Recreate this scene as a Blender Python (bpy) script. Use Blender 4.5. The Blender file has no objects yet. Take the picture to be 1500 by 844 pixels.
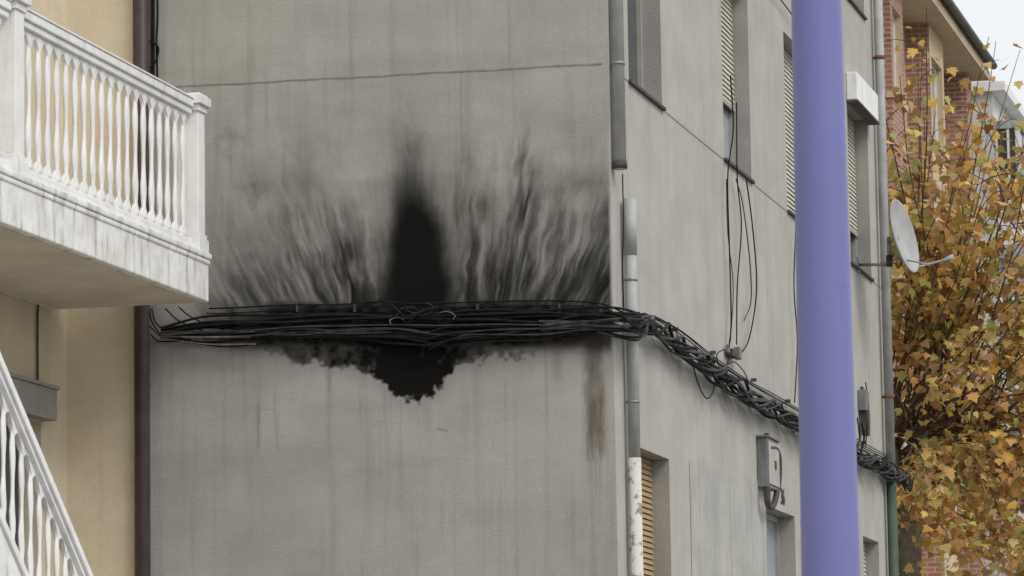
import bpy, math, random
import numpy as np
from mathutils import Vector, Matrix
random.seed(7); rng=np.random.default_rng(11)
scn=bpy.context.scene
scn.view_settings.view_transform='Standard'; scn.view_settings.look='None'; scn.view_settings.exposure=0
R=math.radians
# ---------------------------------------------------------------- camera
F=5937.0; YAW=R(13.6); PIT=R(7.45); ROL=R(0.9)
fwd=Vector((-math.sin(YAW)*math.cos(PIT),math.cos(YAW)*math.cos(PIT),math.sin(PIT)))
r0=Vector((math.cos(YAW),math.sin(YAW),0)); u0=r0.cross(fwd)
rt=r0*math.cos(ROL)-u0*math.sin(ROL); up=u0*math.cos(ROL)+r0*math.sin(ROL)
def ray(px,py): return fwd*F+rt*(px-750)-up*(py-422)
d=ray(898,465)*(31.0/F); CAM=Vector((-d.x,-d.y,1.6))
def PX(px,py,x0=0.0):
    d=ray(px,py); return CAM+d*((x0-CAM.x)/d.x)
def PY(px,py,y0=0.0):
    d=ray(px,py); return CAM+d*((y0-CAM.y)/d.y)
cd=bpy.data.cameras.new("camera"); cam=bpy.data.objects.new("camera",cd); scn.collection.objects.link(cam)
m=Matrix((( rt.x,up.x,-fwd.x,CAM.x),(rt.y,up.y,-fwd.y,CAM.y),(rt.z,up.z,-fwd.z,CAM.z),(0,0,0,1)))
cam.matrix_world=m; cd.sensor_width=36; cd.lens=F/1500*36; cd.clip_start=0.5; cd.clip_end=3000
cd.dof.use_dof=True; cd.dof.focus_distance=32.5; cd.dof.aperture_fstop=11
scn.camera=cam
# ---------------------------------------------------------------- world / sun
w=bpy.data.worlds.new("World"); scn.world=w; w.use_nodes=True; nt=w.node_tree
bg=nt.nodes['Background']; sky=nt.nodes.new('ShaderNodeTexSky'); sky.sky_type='NISHITA'; sky.sun_disc=False
SEL,SAZ=R(46),R(122)
sky.sun_elevation=SEL; sky.sun_rotation=SAZ; sky.dust_density=4; sky.air_density=1.2
hs=nt.nodes.new('ShaderNodeHueSaturation'); hs.inputs['Saturation'].default_value=0.3
cm=nt.nodes.new('ShaderNodeMix'); cm.data_type='RGBA'; cm.inputs[0].default_value=.75   # cloud deck over the clear sky
cm.inputs[7].default_value=(6.75,6.9,7.0,1)
nt.links.new(sky.outputs[0],hs.inputs['Color']); nt.links.new(hs.outputs[0],cm.inputs[6]); nt.links.new(cm.outputs[2],bg.inputs[0]); bg.inputs[1].default_value=0.15
sl=bpy.data.lights.new("sun","SUN"); sl.energy=1.5; sl.angle=R(25); sl.color=(1,.97,.92)
so=bpy.data.objects.new("sun",sl); scn.collection.objects.link(so)
sd=Vector((math.sin(SAZ)*math.cos(SEL),math.cos(SAZ)*math.cos(SEL),math.sin(SEL)))
so.rotation_euler=sd.to_track_quat('Z','Y').to_euler()
# ---------------------------------------------------------------- materials
class NT:
    def __init__(s,name):
        s.m=bpy.data.materials.new(name); s.m.use_nodes=True; s.t=s.m.node_tree
        s.b=s.t.nodes['Principled BSDF']
        s.tc=s.t.nodes.new('ShaderNodeTexCoord')
    def n(s,t): return s.t.nodes.new(t)
    def l(s,a,b): s.t.links.new(a,b)
    def noise(s,scale,detail=4,rough=.6,st=(1,1,1)):
        mp=s.n('ShaderNodeMapping'); mp.inputs['Scale'].default_value=st
        s.l(s.tc.outputs['Object'],mp.inputs[0]); no=s.n('ShaderNodeTexNoise')
        no.inputs['Scale'].default_value=scale; no.inputs['Detail'].default_value=min(detail,4); no.inputs['Roughness'].default_value=rough
        s.l(mp.outputs[0],no.inputs['Vector']); return no.outputs['Fac']
    def rng(s,v,a,b,c=0,d=1):
        r=s.n('ShaderNodeMapRange'); r.inputs[1].default_value=a; r.inputs[2].default_value=b; r.inputs[3].default_value=c; r.inputs[4].default_value=d
        s.l(v,r.inputs[0]); return r.outputs[0]
    def mix(s,f,a,b,mode='MIX'):
        x=s.n('ShaderNodeMix'); x.data_type='RGBA'; x.blend_type=mode
        for i,v in ((0,f),(6,a),(7,b)):
            if isinstance(v,(int,float)): x.inputs[i].default_value=v
            elif isinstance(v,tuple): x.inputs[i].default_value=(*v,1)
            else: s.l(v,x.inputs[i])
        return x.outputs[2]
    def bump(s,v,st=.3,dist=.01):
        b=s.n('ShaderNodeBump'); b.inputs['Strength'].default_value=st; b.inputs['Distance'].default_value=dist
        s.l(v,b.inputs['Height']); s.l(b.outputs[0],s.b.inputs['Normal'])
    def col(s,c): s.l(c,s.b.inputs['Base Color'])
def pmat(name,c1,c2,scale=3,rough=.85,bump=0,bs=50,st=(1,1,1),metal=0,streak=None,spec=.3,lo=.35,hi=.65):
    q=NT(name); q.b.inputs['Roughness'].default_value=rough; q.b.inputs['Metallic'].default_value=metal
    q.b.inputs['Specular IOR Level'].default_value=spec
    c=q.mix(q.rng(q.noise(scale,3,.6,st),lo,hi),c1,c2)
    if streak:
        f=q.rng(q.noise(streak[3],3,.6,(1,1,streak[5] if len(streak)>5 else .07)),.52,.75,0,streak[4]); c=q.mix(f,c,tuple(streak[:3]))
    q.col(c)
    if bump: q.bump(q.noise(bs,2,.6),bump,.006)
    return q.m
def plaster(name,c1,c2,dirt,soot=False,dk=.5):
    q=NT(name); q.b.inputs['Roughness'].default_value=.95; q.b.inputs['Specular IOR Level'].default_value=.06
    c=q.mix(q.rng(q.noise(1.1,4,.65,(1,1,1.6)),.36,.64),c1,c2)
    c=q.mix(q.rng(q.noise(2.6,4,.7,(1,1,.45)),.45,.75,0,dk*.8),c,tuple(x*.82 for x in c1))
    c=q.mix(q.rng(q.noise(5,3,.6,(1,1,.05)),.57,.8,0,dk),c,dirt)
    c=q.mix(q.rng(q.noise(38,3,.75),.3,.7,0,.16),c,tuple(x*.55 for x in c1))
    if soot:
        a=q.n('ShaderNodeAttribute'); a.attribute_name='damp'
        c=q.mix(a.outputs['Fac'],c,(.155,.135,.105))
        a=q.n('ShaderNodeAttribute'); a.attribute_name='soot'
        c=q.mix(a.outputs['Fac'],c,(.0065,.006,.006))
    q.col(c)
    q.bump(q.noise(55,3,.7),.45,.009)
    return q.m
M={}
M['gfront']=plaster('grey_plaster_front',(.385,.374,.348),(.445,.433,.405),(.30,.288,.26),True,.5)
M['gside_lit']=plaster('grey_plaster_side_lit',(.43,.418,.378),(.495,.482,.438),(.30,.287,.25),dk=.6)  # warmer plaster; the side's brighter lighting over the front is put into its colour
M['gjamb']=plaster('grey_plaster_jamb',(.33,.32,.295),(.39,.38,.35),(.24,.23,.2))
M['patch']=plaster('cement_patch',(.40,.395,.37),(.50,.49,.46),(.22,.22,.20),dk=.75)
M['cream']=plaster('cream_plaster',(.66,.575,.43),(.74,.65,.50),(.50,.42,.31))
M['white']=pmat('white_paint',(.76,.76,.755),(.84,.84,.835),4,.6,.3,40,streak=(.50,.48,.44,9,.5,.25))
M['slabw']=pmat('weathered_white',(.68,.67,.64),(.84,.84,.82),5,.8,.4,30,streak=(.20,.20,.175,9,.75,.2))
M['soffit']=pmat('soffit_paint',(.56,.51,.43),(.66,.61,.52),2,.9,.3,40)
M['groove']=pmat('groove_shadow',(.20,.195,.18),(.30,.29,.27),8,.95,0)
M['slate']=pmat('sill_dark',(.05,.045,.04),(.09,.08,.07),8,.7,0)
M['black']=pmat('black_cable',(.006,.006,.0065),(.015,.015,.016),12,.7,0,spec=.15)
M['cable2']=pmat('grey_cable',(.022,.023,.027),(.06,.06,.066),9,.6,0,spec=.2)
M['ash']=pmat('ash_cable',(.10,.09,.085),(.22,.20,.19),14,.8,0)
M['pvc']=pmat('grey_pvc',(.33,.335,.335),(.42,.425,.42),5,.55,.15,streak=(.17,.16,.15,6,.6,.15))
M['peel']=pmat('peeling_pipe',(.58,.56,.52),(.27,.22,.18),13,.75,.5,40,lo=.54,hi=.62)
M['brownp']=pmat('brown_pipe',(.058,.040,.044),(.085,.060,.064),4,.5,0)
M['greenp']=pmat('green_pipe',(.055,.08,.058),(.08,.11,.08),4,.6,0)
M['rust']=pmat('rust',(.25,.10,.05),(.14,.06,.035),10,.8,0)
M['glass']=pmat('window_glass',(.05,.06,.07),(.08,.09,.10),2,.08,0,spec=.8)
M['pglass']=pmat('pale_glass',(.30,.34,.38),(.42,.46,.5),2,.15,0,spec=.8)
M['shutter']=pmat('roller_shutter',(.52,.49,.42),(.62,.59,.52),5,.6,0)
M['frame']=pmat('window_frame',(.30,.29,.27),(.38,.37,.35),5,.6,0)
M['wood']=pmat('wood_shutter',(.34,.23,.12),(.44,.31,.18),6,.6,0,st=(6,6,.6))
M['box']=pmat('metal_box',(.15,.155,.16),(.21,.215,.215),5,.5,0,streak=(.08,.075,.07,10,.6,.2))
M['boxface']=pmat('box_cover',(.36,.345,.31),(.44,.42,.385),6,.6,0)
M['dish']=pmat('dish_paint',(.33,.33,.33),(.42,.42,.41),4,.5,0,streak=(.22,.2,.18,6,.4,.3))
M['steel']=pmat('galvanised_steel',(.24,.24,.24),(.34,.34,.34),8,.45,0,metal=.5)
M['tan']=pmat('tan_render',(.52,.40,.27),(.60,.47,.33),2,.9,0)
M['eave']=pmat('eave_render',(.50,.40,.28),(.58,.47,.34),2,.9,0)
M['roof']=pmat('roof_metal',(.09,.085,.08),(.13,.12,.11),3,.7,0)
M['pale']=pmat('pale_render',(.58,.58,.55),(.70,.70,.67),2,.9,0,streak=(.45,.45,.43,5,.5))
M['ltgrey']=pmat('gallery_grey',(.33,.35,.36),(.42,.44,.45),4,.6,0)
M['bark']=pmat('bark',(.10,.08,.055),(.20,.17,.13),6,.9,.6,20)
M['twig']=pmat('twig',(.075,.045,.03),(.13,.085,.055),6,.9,0)
M['asphalt']=pmat('asphalt',(.045,.045,.047),(.06,.06,.06),6,.9,.4,80)
M['ground']=pmat('ground_soil',(.13,.12,.10),(.17,.16,.13),.3,.95)
M['kerb']=pmat('kerb_stone',(.30,.29,.27),(.38,.37,.35),3,.85)
M['line']=pmat('road_paint',(.70,.70,.68),(.8,.8,.78),6,.7)
def pole_mat():
    q=NT('lavender_paint'); q.b.inputs['Roughness'].default_value=.42; q.b.inputs['Specular IOR Level'].default_value=.35
    c=q.mix(q.rng(q.noise(1.5,4,.5,(1,1,.3)),.35,.65),(.168,.180,.40),(.182,.194,.43))
    c=q.mix(q.rng(q.noise(7,4,.7),.66,.74,0,.6),c,(.13,.125,.26))
    q.col(c); q.bump(q.noise(25,3,.5,(1,1,.3)),.12,.004); return q.m
M['pole']=pole_mat()
def brick():
    q=NT('red_brick'); q.b.inputs['Roughness'].default_value=.9
    sx=q.n('ShaderNodeSeparateXYZ'); q.l(q.tc.outputs['Object'],sx.inputs[0])
    ad=q.n('ShaderNodeMath'); ad.operation='ADD'; q.l(sx.outputs[0],ad.inputs[0]); q.l(sx.outputs[1],ad.inputs[1])
    cb=q.n('ShaderNodeCombineXYZ'); q.l(ad.outputs[0],cb.inputs[0]); q.l(sx.outputs[2],cb.inputs[1])
    b=q.n('ShaderNodeTexBrick'); b.inputs['Scale'].default_value=1; b.inputs['Brick Width'].default_value=.26; b.inputs['Row Height'].default_value=.085
    b.inputs['Mortar Size'].default_value=.012; b.inputs['Color1'].default_value=(.38,.17,.115,1); b.inputs['Color2'].default_value=(.27,.115,.085,1); b.inputs['Mortar'].default_value=(.42,.36,.31,1)
    q.l(cb.outputs[0],b.inputs['Vector'])
    q.col(q.mix(q.rng(q.noise(1.2,4,.6),.4,.7,0,.4),b.outputs['Color'],(.34,.19,.15))); return q.m
M['brick']=brick()
def leafmat():
    q=NT('autumn_leaf'); a=q.n('ShaderNodeAttribute'); a.attribute_name='lc'
    q.b.inputs['Roughness'].default_value=.65; q.col(a.outputs['Color'])
    tr=q.n('ShaderNodeBsdfTranslucent'); q.l(a.outputs['Color'],tr.inputs['Color'])
    mx=q.n('ShaderNodeMixShader'); mx.inputs[0].default_value=.3
    q.l(q.b.outputs[0],mx.inputs[1]); q.l(tr.outputs[0],mx.inputs[2])
    q.l(mx.outputs[0],q.t.nodes['Material Output'].inputs['Surface']); return q.m
M['leaf']=leafmat()
q=NT('paving_tiles'); b=q.n('ShaderNodeTexBrick'); b.offset=0; b.inputs['Scale'].default_value=1; b.inputs['Brick Width'].default_value=.4; b.inputs['Row Height'].default_value=.4; b.inputs['Mortar Size'].default_value=.008
b.inputs['Color1'].default_value=(.28,.27,.25,1); b.inputs['Color2'].default_value=(.33,.32,.30,1); b.inputs['Mortar'].default_value=(.13,.13,.12,1); q.l(q.tc.outputs['Object'],b.inputs['Vector']); q.col(b.outputs['Color']); q.b.inputs['Roughness'].default_value=.85; M['pave']=q.m
# ---------------------------------------------------------------- mesh tools
def link(o,parent=None):
    scn.collection.objects.link(o)
    if parent: o.parent=parent
    return o
def group(name):
    e=bpy.data.objects.new(name,None); e.empty_display_size=.2; return link(e)
class MB:
    def __init__(s): s.v=[];s.f=[];s.mi=[];s.ms=[];s.sm=[]
    def mat(s,k):
        if k not in s.ms: s.ms.append(k)
        return s.ms.index(k)
    def face(s,pts,k,smooth=False):
        n=len(s.v); s.v+= [tuple(p) for p in pts]; s.f.append(tuple(range(n,n+len(pts)))); s.mi.append(s.mat(k)); s.sm.append(smooth)
    def box(s,x0,x1,y0,y1,z0,z1,k):
        if x0>x1:x0,x1=x1,x0
        if y0>y1:y0,y1=y1,y0
        if z0>z1:z0,z1=z1,z0
        n=len(s.v); s.v+=[(x0,y0,z0),(x1,y0,z0),(x1,y1,z0),(x0,y1,z0),(x0,y0,z1),(x1,y0,z1),(x1,y1,z1),(x0,y1,z1)]
        for f in ((0,3,2,1),(4,5,6,7),(0,1,5,4),(1,2,6,5),(2,3,7,6),(3,0,4,7)):
            s.f.append(tuple(n+i for i in f)); s.mi.append(s.mat(k)); s.sm.append(False)
    def hexa(s,p,k):
        n=len(s.v); s.v+=[tuple(a) for a in p]
        for f in ((0,3,2,1),(4,5,6,7),(0,1,5,4),(1,2,6,5),(2,3,7,6),(3,0,4,7)):
            s.f.append(tuple(n+i for i in f)); s.mi.append(s.mat(k)); s.sm.append(False)
    def loft(s,rings,k,smooth=True,cap=True):
        n=len(s.v); c=len(rings[0])
        for r in rings: s.v+=[tuple(p) for p in r]
        for i in range(len(rings)-1):
            for j in range(c):
                a=n+i*c+j; b=n+i*c+(j+1)%c
                s.f.append((a,b,b+c,a+c)); s.mi.append(s.mat(k)); s.sm.append(smooth)
        if cap:
            s.f.append(tuple(n+j for j in range(c))[::-1]); s.mi.append(s.mat(k)); s.sm.append(False)
            s.f.append(tuple(n+(len(rings)-1)*c+j for j in range(c))); s.mi.append(s.mat(k)); s.sm.append(False)
    def tube(s,p0,p1,r0,r1,k,n=16):
        p0=Vector(p0);p1=Vector(p1);a=(p1-p0).normalized(); t=Vector((0,0,1)) if abs(a.z)<.9 else Vector((1,0,0))
        e=a.cross(t).normalized(); g=a.cross(e)
        s.loft([[p+(e*math.cos(2*math.pi*i/n)+g*math.sin(2*math.pi*i/n))*r for i in range(n)] for p,r in ((p0,r0),(p1,r1))],k)
    def obj(s,name,parent=None,bevel=0):
        me=bpy.data.meshes.new(name); me.from_pydata(s.v,[],s.f)
        for k in s.ms: me.materials.append(M[k])
        me.polygons.foreach_set('material_index',s.mi); me.polygons.foreach_set('use_smooth',s.sm); me.update()
        o=link(bpy.data.objects.new(name,me),parent)
        if bevel:
            b=o.modifiers.new('bevel','BEVEL'); b.width=bevel; b.segments=2; b.limit_method='ANGLE'
        return o
def catmull(P,n=10):
    P=[Vector(p) for p in P]; out=[]
    Q=[P[0]*2-P[1]]+P+[P[-1]*2-P[-2]]
    for i in range(1,len(Q)-2):
        a,b,c,d2=Q[i-1],Q[i],Q[i+1],Q[i+2]
        for j in range(n):
            t=j/n; out.append(.5*((2*b)+(c-a)*t+(2*a-5*b+4*c-d2)*t*t+(3*b-a-3*c+d2)*t**3))
    out.append(P[-1]); return out
def wires(name,paths,mat,parent=None,smooth=8):
    byr={}
    for pts,r in paths: byr.setdefault(round(r,4),[]).append(pts)
    obs=[]
    for r,ps in byr.items():
        cu=bpy.data.curves.new(name,'CURVE'); cu.dimensions='3D'; cu.bevel_depth=r; cu.bevel_resolution=1; cu.use_fill_caps=True
        for pts in ps:
            q=catmull(pts,smooth if len(pts)<40 else 3) if smooth else pts
            sp=cu.splines.new('POLY'); sp.points.add(len(q)-1)
            for i,p in enumerate(q): sp.points[i].co=(p[0],p[1],p[2],1)
            sp.use_smooth=True
        cu.materials.append(M[mat]); obs.append(link(bpy.data.objects.new(name,cu),parent))
    return obs
def wallx(mb,x,y0,y1,z0,z1,ops,depth,k,kj,sgn=1):
    ys=sorted({y0,y1,*[o[0] for o in ops],*[o[1] for o in ops]}); zs=sorted({z0,z1,*[o[2] for o in ops],*[o[3] for o in ops]})
    for i in range(len(ys)-1):
        for j in range(len(zs)-1):
            cy=(ys[i]+ys[i+1])/2; cz=(zs[j]+zs[j+1])/2
            if any(o[0]<cy<o[1] and o[2]<cz<o[3] for o in ops): continue
            mb.face([(x,ys[i],zs[j]),(x,ys[i+1],zs[j]),(x,ys[i+1],zs[j+1]),(x,ys[i],zs[j+1])],k)
    for a,b,c,e in ops:
        xi=x-depth
        mb.face([(x,b,c),(xi,b,c),(xi,b,e),(x,b,e)],kj); mb.face([(xi,a,c),(x,a,c),(x,a,e),(xi,a,e)],kj)
        mb.face([(x,a,e),(x,b,e),(xi,b,e),(xi,a,e)],kj); mb.face([(xi,a,c),(xi,b,c),(x,b,c),(x,a,c)],kj)
def windowx(grp,x,y0,y1,z0,z1,shut=.5,frame='frame',glass='glass',name='window',shk='shutter'):
    mb=MB(); t=.055
    mb.box(x-.05,x+.012,y0,y0+t,z0,z1,frame); mb.box(x-.05,x+.012,y1-t,y1,z0,z1,frame)
    mb.box(x-.05,x+.012,y0+t,y1-t,z0,z0+t,frame); mb.box(x-.05,x+.012,y0+t,y1-t,z1-t,z1,frame)
    ym=(y0+y1)/2; mb.box(x-.045,x+.004,ym-.04,ym+.04,z0+t,z1-t,frame)
    mb.box(x-.035,x-.025,y0+t,y1-t,z0+t,z1-t,glass)
    if shut>0:
        zb=z1-(z1-z0)*shut; z=z1
        while z-.045>zb:
            mb.hexa([(x+.006,y0+.01,z-.043),(x+.030,y0+.01,z-.043),(x+.030,y1-.01,z-.043),(x+.006,y1-.01,z-.043),
                     (x+.006,y0+.01,z-.004),(x+.016,y0+.01,z-.004),(x+.016,y1-.01,z-.004),(x+.006,y1-.01,z-.004)],shk); z-=.045
        mb.box(x+.014,x+.034,y0+.01,y1-.01,zb-.03,zb+.012,frame)
    return mb.obj(name,grp)
# ---------------------------------------------------------------- ground
XL=PY(219,465).x
g=MB(); g.face([(-900,-900,0),(900,-900,0),(900,1500,0),(-900,1500,0)],'ground'); g.obj('ground')
g=MB(); g.face([(4.6,-120,.004),(12.6,-120,.004),(12.6,300,.004),(4.6,300,.004)],'asphalt'); g.obj('road')
g=MB()
for i in range(60): g.face([(8.52,-110+i*6,.008),(8.66,-110+i*6,.008),(8.66,-107+i*6,.008),(8.52,-107+i*6,.008)],'line')
g.obj('road_marking')
g=MB(); g.box(.02,4.45,-120,300,-.1,.12,'pave'); g.box(-12,.016,15,31,-.1,.116,'pave'); g.box(-4.4,.016,-60,-.1,-.1,.116,'pave'); g.obj('pavement')
g=MB(); g.box(4.454,4.6,-120,300,-.1,.135,'kerb'); g.box(12.6,12.75,-120,300,-.1,.135,'kerb'); g.obj('kerb',bevel=.01)
g=MB(); g.box(12.754,17,-120,300,-.1,.12,'pave'); g.obj('pavement')
# ---------------------------------------------------------------- noise
TBL=rng.random((8,256,256))
def vn(x,y,s=0):
    xi=np.floor(x).astype(int); yi=np.floor(y).astype(int); fx=x-xi; fy=y-yi
    fx=fx*fx*(3-2*fx); fy=fy*fy*(3-2*fy); T=TBL[s%8]
    g_=lambda a,b:T[a%256,b%256]
    return (g_(xi,yi)*(1-fx)+g_(xi+1,yi)*fx)*(1-fy)+(g_(xi,yi+1)*(1-fx)+g_(xi+1,yi+1)*fx)*fy
def fbm(x,y,o=4,s=0):
    r=0;a=1;t=0
    for i in range(o): r=r+a*vn(x*2**i+17*i,y*2**i+31*i,s+i); t+=a; a*=.55
    return r/t
sg=lambda x:1/(1+np.exp(-np.clip(x,-40,40)))
# ---------------------------------------------------------------- grey building
HG=12.2; YE=PX(1300,500).y
gb=group('grey_apartment_building')
zc=PY(620,500).z; kx=(898-219)/(-XL); kz=300/(PY(620,200).z-zc)
us=np.linspace(XL-.04,0,470)
zs=np.concatenate([np.linspace(0,zc-1.0,12)[:-1],np.arange(zc-1.0,zc+2.3,.008),np.linspace(zc+2.32,HG,10)])
UU,ZZ=np.meshgrid(us,zs); S=898+UU*kx; T=500-kz*(ZZ-zc)-.046*(S-620)
wx=(fbm(S/60,T/60,3,1)-.5)*36; wy=(fbm(S/34+9,T/34+4,4,2)-.5)*62
Sw=S+wx*.9; Tw=T+wy
ang=np.arctan2(S+wx*.55-640,940-T); rr=np.hypot(S-640,940-T)
st=fbm(ang*50,rr/80,3,3); st2=fbm(ang*150+5,rr/40,3,5); streak=np.clip((.55*st+.45*st2-.31)/.36,0,1)
G=lambda x,c,w_:np.exp(-((x-c)/w_)**2)
up_=440-Tw
side=sg((Sw-335)/16)*.7+.3*sg((Sw-300)/6)
cloud=fbm(S/75,T/60,4,6)
B_=.30*sg((Tw-235)/38)*side*np.clip(cloud*2.6-.5,0,2)*np.interp(S,[300,420,560,900],[.55,.75,1,1.1])
B_+=.16*sg((Tw-350)/26)*side+.50*sg((Tw-413)/12)*side
P_=1.15*G(Sw,528-up_*.20,30)*sg((Tw-392)/18)+.62*G(Sw,517-up_*.2,20)*sg((Tw-325)/20)
P_+=.60*G(Sw,474-up_*.35,24)*sg((Tw-355)/24)
P_+=.85*G(Sw,777,21)*sg((Tw-262)/18)*(.40+.6*sg((400-Tw)/40))+.34*G(Sw,776,11)*sg((Tw-195)/14)
P_+=.50*G(Sw,815+up_*.12,22)*sg((Tw-298)/20)
P_+=.85*G(Sw,735,32)*sg((Tw-368)/24)+.62*G(Sw,693,22)*sg((Tw-310)/30)
P_+=.85*G(Sw,884,28)*sg((Tw-340)/24)+.4*G(Sw,842,34)*sg((Tw-382)/20)
P_+=.45*G(Sw,400,60)*sg((Tw-393)/17)+.3*G(Sw,335,30)*sg((Tw-405)/12)
B_+=.14*G(Sw,345,26)*G(Tw,205,12)+.22*G(Sw,378,24)*G(Tw,272,12)+.16*G(Sw,430,40)*G(Tw,330,24)+.18*G(Sw,860,30)*G(Tw,330,24)
D=B_*(.60+.7*streak)+P_*(.18+1.35*streak)
wd=30+9*np.clip((T-330)/110,0,1)
core=3.6*np.exp(-np.abs((S+wx*.28-619)/wd)**2.4)*sg((Tw*.3+T*.7-313)/11)
core+=1.0*G(S+wx*.3,608,23)*sg((Tw*.5+T*.5-262)/12)+.34*G(S+wx*.5,607,22)*sg((Tw-212)/13)+.12*G(S,612,36)*sg((Tw-165)/16)
core+=.60*G(S+wx*.3,617,54)*sg((Tw-392)/16)+.16*G(S+wx,617,62)*sg((Tw-300)/26)
D=1-np.exp(-1.5*(D+core*(.86+.28*st2)))
D*=sg((470-T)/6)
cw=np.interp(S,[300,345,400,480,560,760,850,892,898],[.1,.6,.93,.99,1.0,.99,.92,.78,.6])
band=sg((T+wy*.25-435)/5)*sg((513-T-wy*.15)/4)*cw*(.88+.26*fbm(S/12,T/7,3,4))
D=np.maximum(D,band)
E=np.interp(S,[300,380,400,440,480,520,545,575,605,640,658,672,700,740,780,820,892],[496,504,517,529,533,539,550,576,590,576,560,534,526,523,514,504,497])
lob=(fbm(S/8,T/8,3,2)-.5)*24+(fbm(S/26,T/24,2,6)-.5)*20
low=sg((E+lob-T)/2.0)*np.interp(S,[310,380,430,530,565,650,675,730,800,890],[.25,.6,.85,.95,1.15,1.12,.92,.78,.55,.25])*(.74+.46*fbm(S/12,T/10,4,7))
low*=sg((T-485)/5); halo=.24*sg((E+9+lob*.5-T)/8)*sg((T-485)/5)*np.interp(S,[330,420,700,880],[.3,1,1,.3])
D=np.maximum(D,np.maximum(low,halo))
D=np.clip(D,0,1)*np.clip((897-S)/3,0,1)
D=np.clip(D,0,.99)
dn=fbm(S/6,T/25,3,1)
damp=sg((S+(dn-.5)*14-857)/2)*sg((881-S+(dn-.5)*12)/2)*sg((T-492)/8)*sg((662+(dn-.5)*40-T)/5)*(.55+.6*fbm(S/14,T/30,3,3))
damp+=.40*G(S,817,9)*sg((T-490)/6)*sg((556-T)/6)+.28*G(S,486,5)*sg((T-520)/6)*sg((575-T)/8)
for cx_,t0,t1,a_ in ((381,600,660,.5),(408,620,652,.3),(330,540,700,.14),(742,560,640,.18),(700,690,760,.12),(560,600,720,.10),(268,560,760,.12)):
    damp+=a_*G(S+(dn-.5)*5,cx_,2.2)*sg((T-t0)/8)*sg((t1-T)/10)
damp+=.55*np.clip(fbm(S/170,T/45,4,5)-.48,0,1)+.35*np.clip(fbm(S/90,T/22,3,2)-.55,0,1)*sg((T-500)/20)
damp+=.35*np.clip(fbm(S/9,T/150,3,6)-.56,0,1)*2
for (ax,ay,bx,by) in ((645,627,657,630),(500,760,512,752)):
    t_=np.clip(((S-ax)*(bx-ax)+(T-ay)*(by-ay))/((bx-ax)**2+(by-ay)**2),0,1); dd_=np.hypot(S-ax-t_*(bx-ax),T-ay-t_*(by-ay)); damp+=.7*np.exp(-(dd_/1.2)**2)
damp=np.clip(damp,0,1)
nr,nc=S.shape
V=np.stack([UU,np.zeros_like(UU),ZZ],-1).reshape(-1,3)
idx=np.arange(nr*nc).reshape(nr,nc)
Fc=np.stack([idx[:-1,:-1],idx[:-1,1:],idx[1:,1:],idx[1:,:-1]],-1).reshape(-1,4)
me=bpy.data.meshes.new('front_wall'); me.from_pydata(V.tolist(),[],Fc.tolist())
for nm,arr in (('soot',D),('damp',damp)):
    a=me.attributes.new(nm,'FLOAT','POINT'); a.data.foreach_set('value',arr.reshape(-1).astype(np.float32))
me.materials.append(M['gfront']); me.update(); link(bpy.data.objects.new('front_wall',me),gb)
# side wall with openings
zsill=PX(970,158).z; HW=1.76; dep=.165
yA=(PX(921,110).y,PX(970,158).y); yB=(PX(1061,240).y,PX(1101,272).y); yC=(PX(1154,320).y,PX(1192,345).y); yD=(PX(1247,400).y,PX(1277,424).y)
zg=PX(980,673).z; yE=(PX(938,655).y,PX(980,673).y); yF=(PX(1122,745).y,PX(1164,757).y); yG=(PX(1264,785).y,PX(1287,800).y)
ops=[]
for y in (yA,yB,yC,yD):
    ops.append((y[0],y[1],zsill,zsill+HW)); ops.append((y[0],y[1],zsill+2.9,zsill+2.9+HW))
ops.append((yE[0],yE[1],zg-1.5,zg)); ops.append((yF[0],yF[1],.12,PX(1164,757).z)); ops.append((yG[0],yG[1],zg-1.4,PX(1264,785).z))
sw=MB(); wallx(sw,0,0,YE,0,HG,ops,dep,'gside_lit','gjamb')
sw.face([(0,YE,0),(XL,YE,0),(XL,YE,HG),(0,YE,HG)],'gside_lit'); sw.face([(XL,0,0),(XL,0,HG),(XL,YE,HG),(XL,YE,0)],'gside_lit')
sw.box(XL-.1,.35,-.35,YE+.2,HG+.002,HG+.22,'gjamb'); sw.obj('side_wall',gb)
inn=MB(); inn.box(XL+.1,-dep-.09,.1,YE-.1,.05,HG-.1,'slate'); inn.obj('interior_core',gb)
shut={0:(0.0,.55),1:(.62,.3),2:(.97,.6),3:(.72,.9)}
for i,y in enumerate((yA,yB,yC,yD)):
    windowx(gb,-dep+.0,y[0]+.002,y[1]-.002,zsill+.006,zsill+HW-.002,shut[i][0],'frame','glass' if i!=1 else 'pglass')
    windowx(gb,-dep+.0,y[0]+.002,y[1]-.002,zsill+2.906,zsill+2.9+HW-.002,shut[i][1])
    s_=MB()
    for z in (zsill,zsill+2.9): s_.box(-dep+.02,.03,y[0]-.03,y[1]+.03,z-.024,z+.004,'slate')
    s_.obj('window_sill',gb,.004)
windowx(gb,-dep,yE[0]+.002,yE[1]-.002,zg-1.498,zg-.002,.93,'wood','glass',shk='wood')
windowx(gb,-dep,yF[0]+.002,yF[1]-.002,.122,PX(1164,757).z-.002,0,'frame','pglass',name='entrance_door')
windowx(gb,-dep,yG[0]+.002,yG[1]-.002,zg-1.398,PX(1264,785).z-.002,.8)
b=MB()
b.box(.003,.12,yD[0]-.02,yD[1]+.05,zsill+HW-.02,zsill+HW+.28,'white'); b.box(.003,.13,yD[0]-.03,yD[1]+.06,zsill+HW-.05,zsill+HW-.022,'slate'); b.obj('shutter_box',gb,.01)
gr=MB()
prev=.12
for y in (yA,yB,yC,yD):
    if y[0]-.04>prev: gr.box(-.01,.004,prev,y[0]-.035,zsill-.018,zsill-.010,'groove')
    prev=y[1]+.035
gr.box(-.01,.004,prev,YE-.05,zsill-.018,zsill-.010,'groove')
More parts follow.
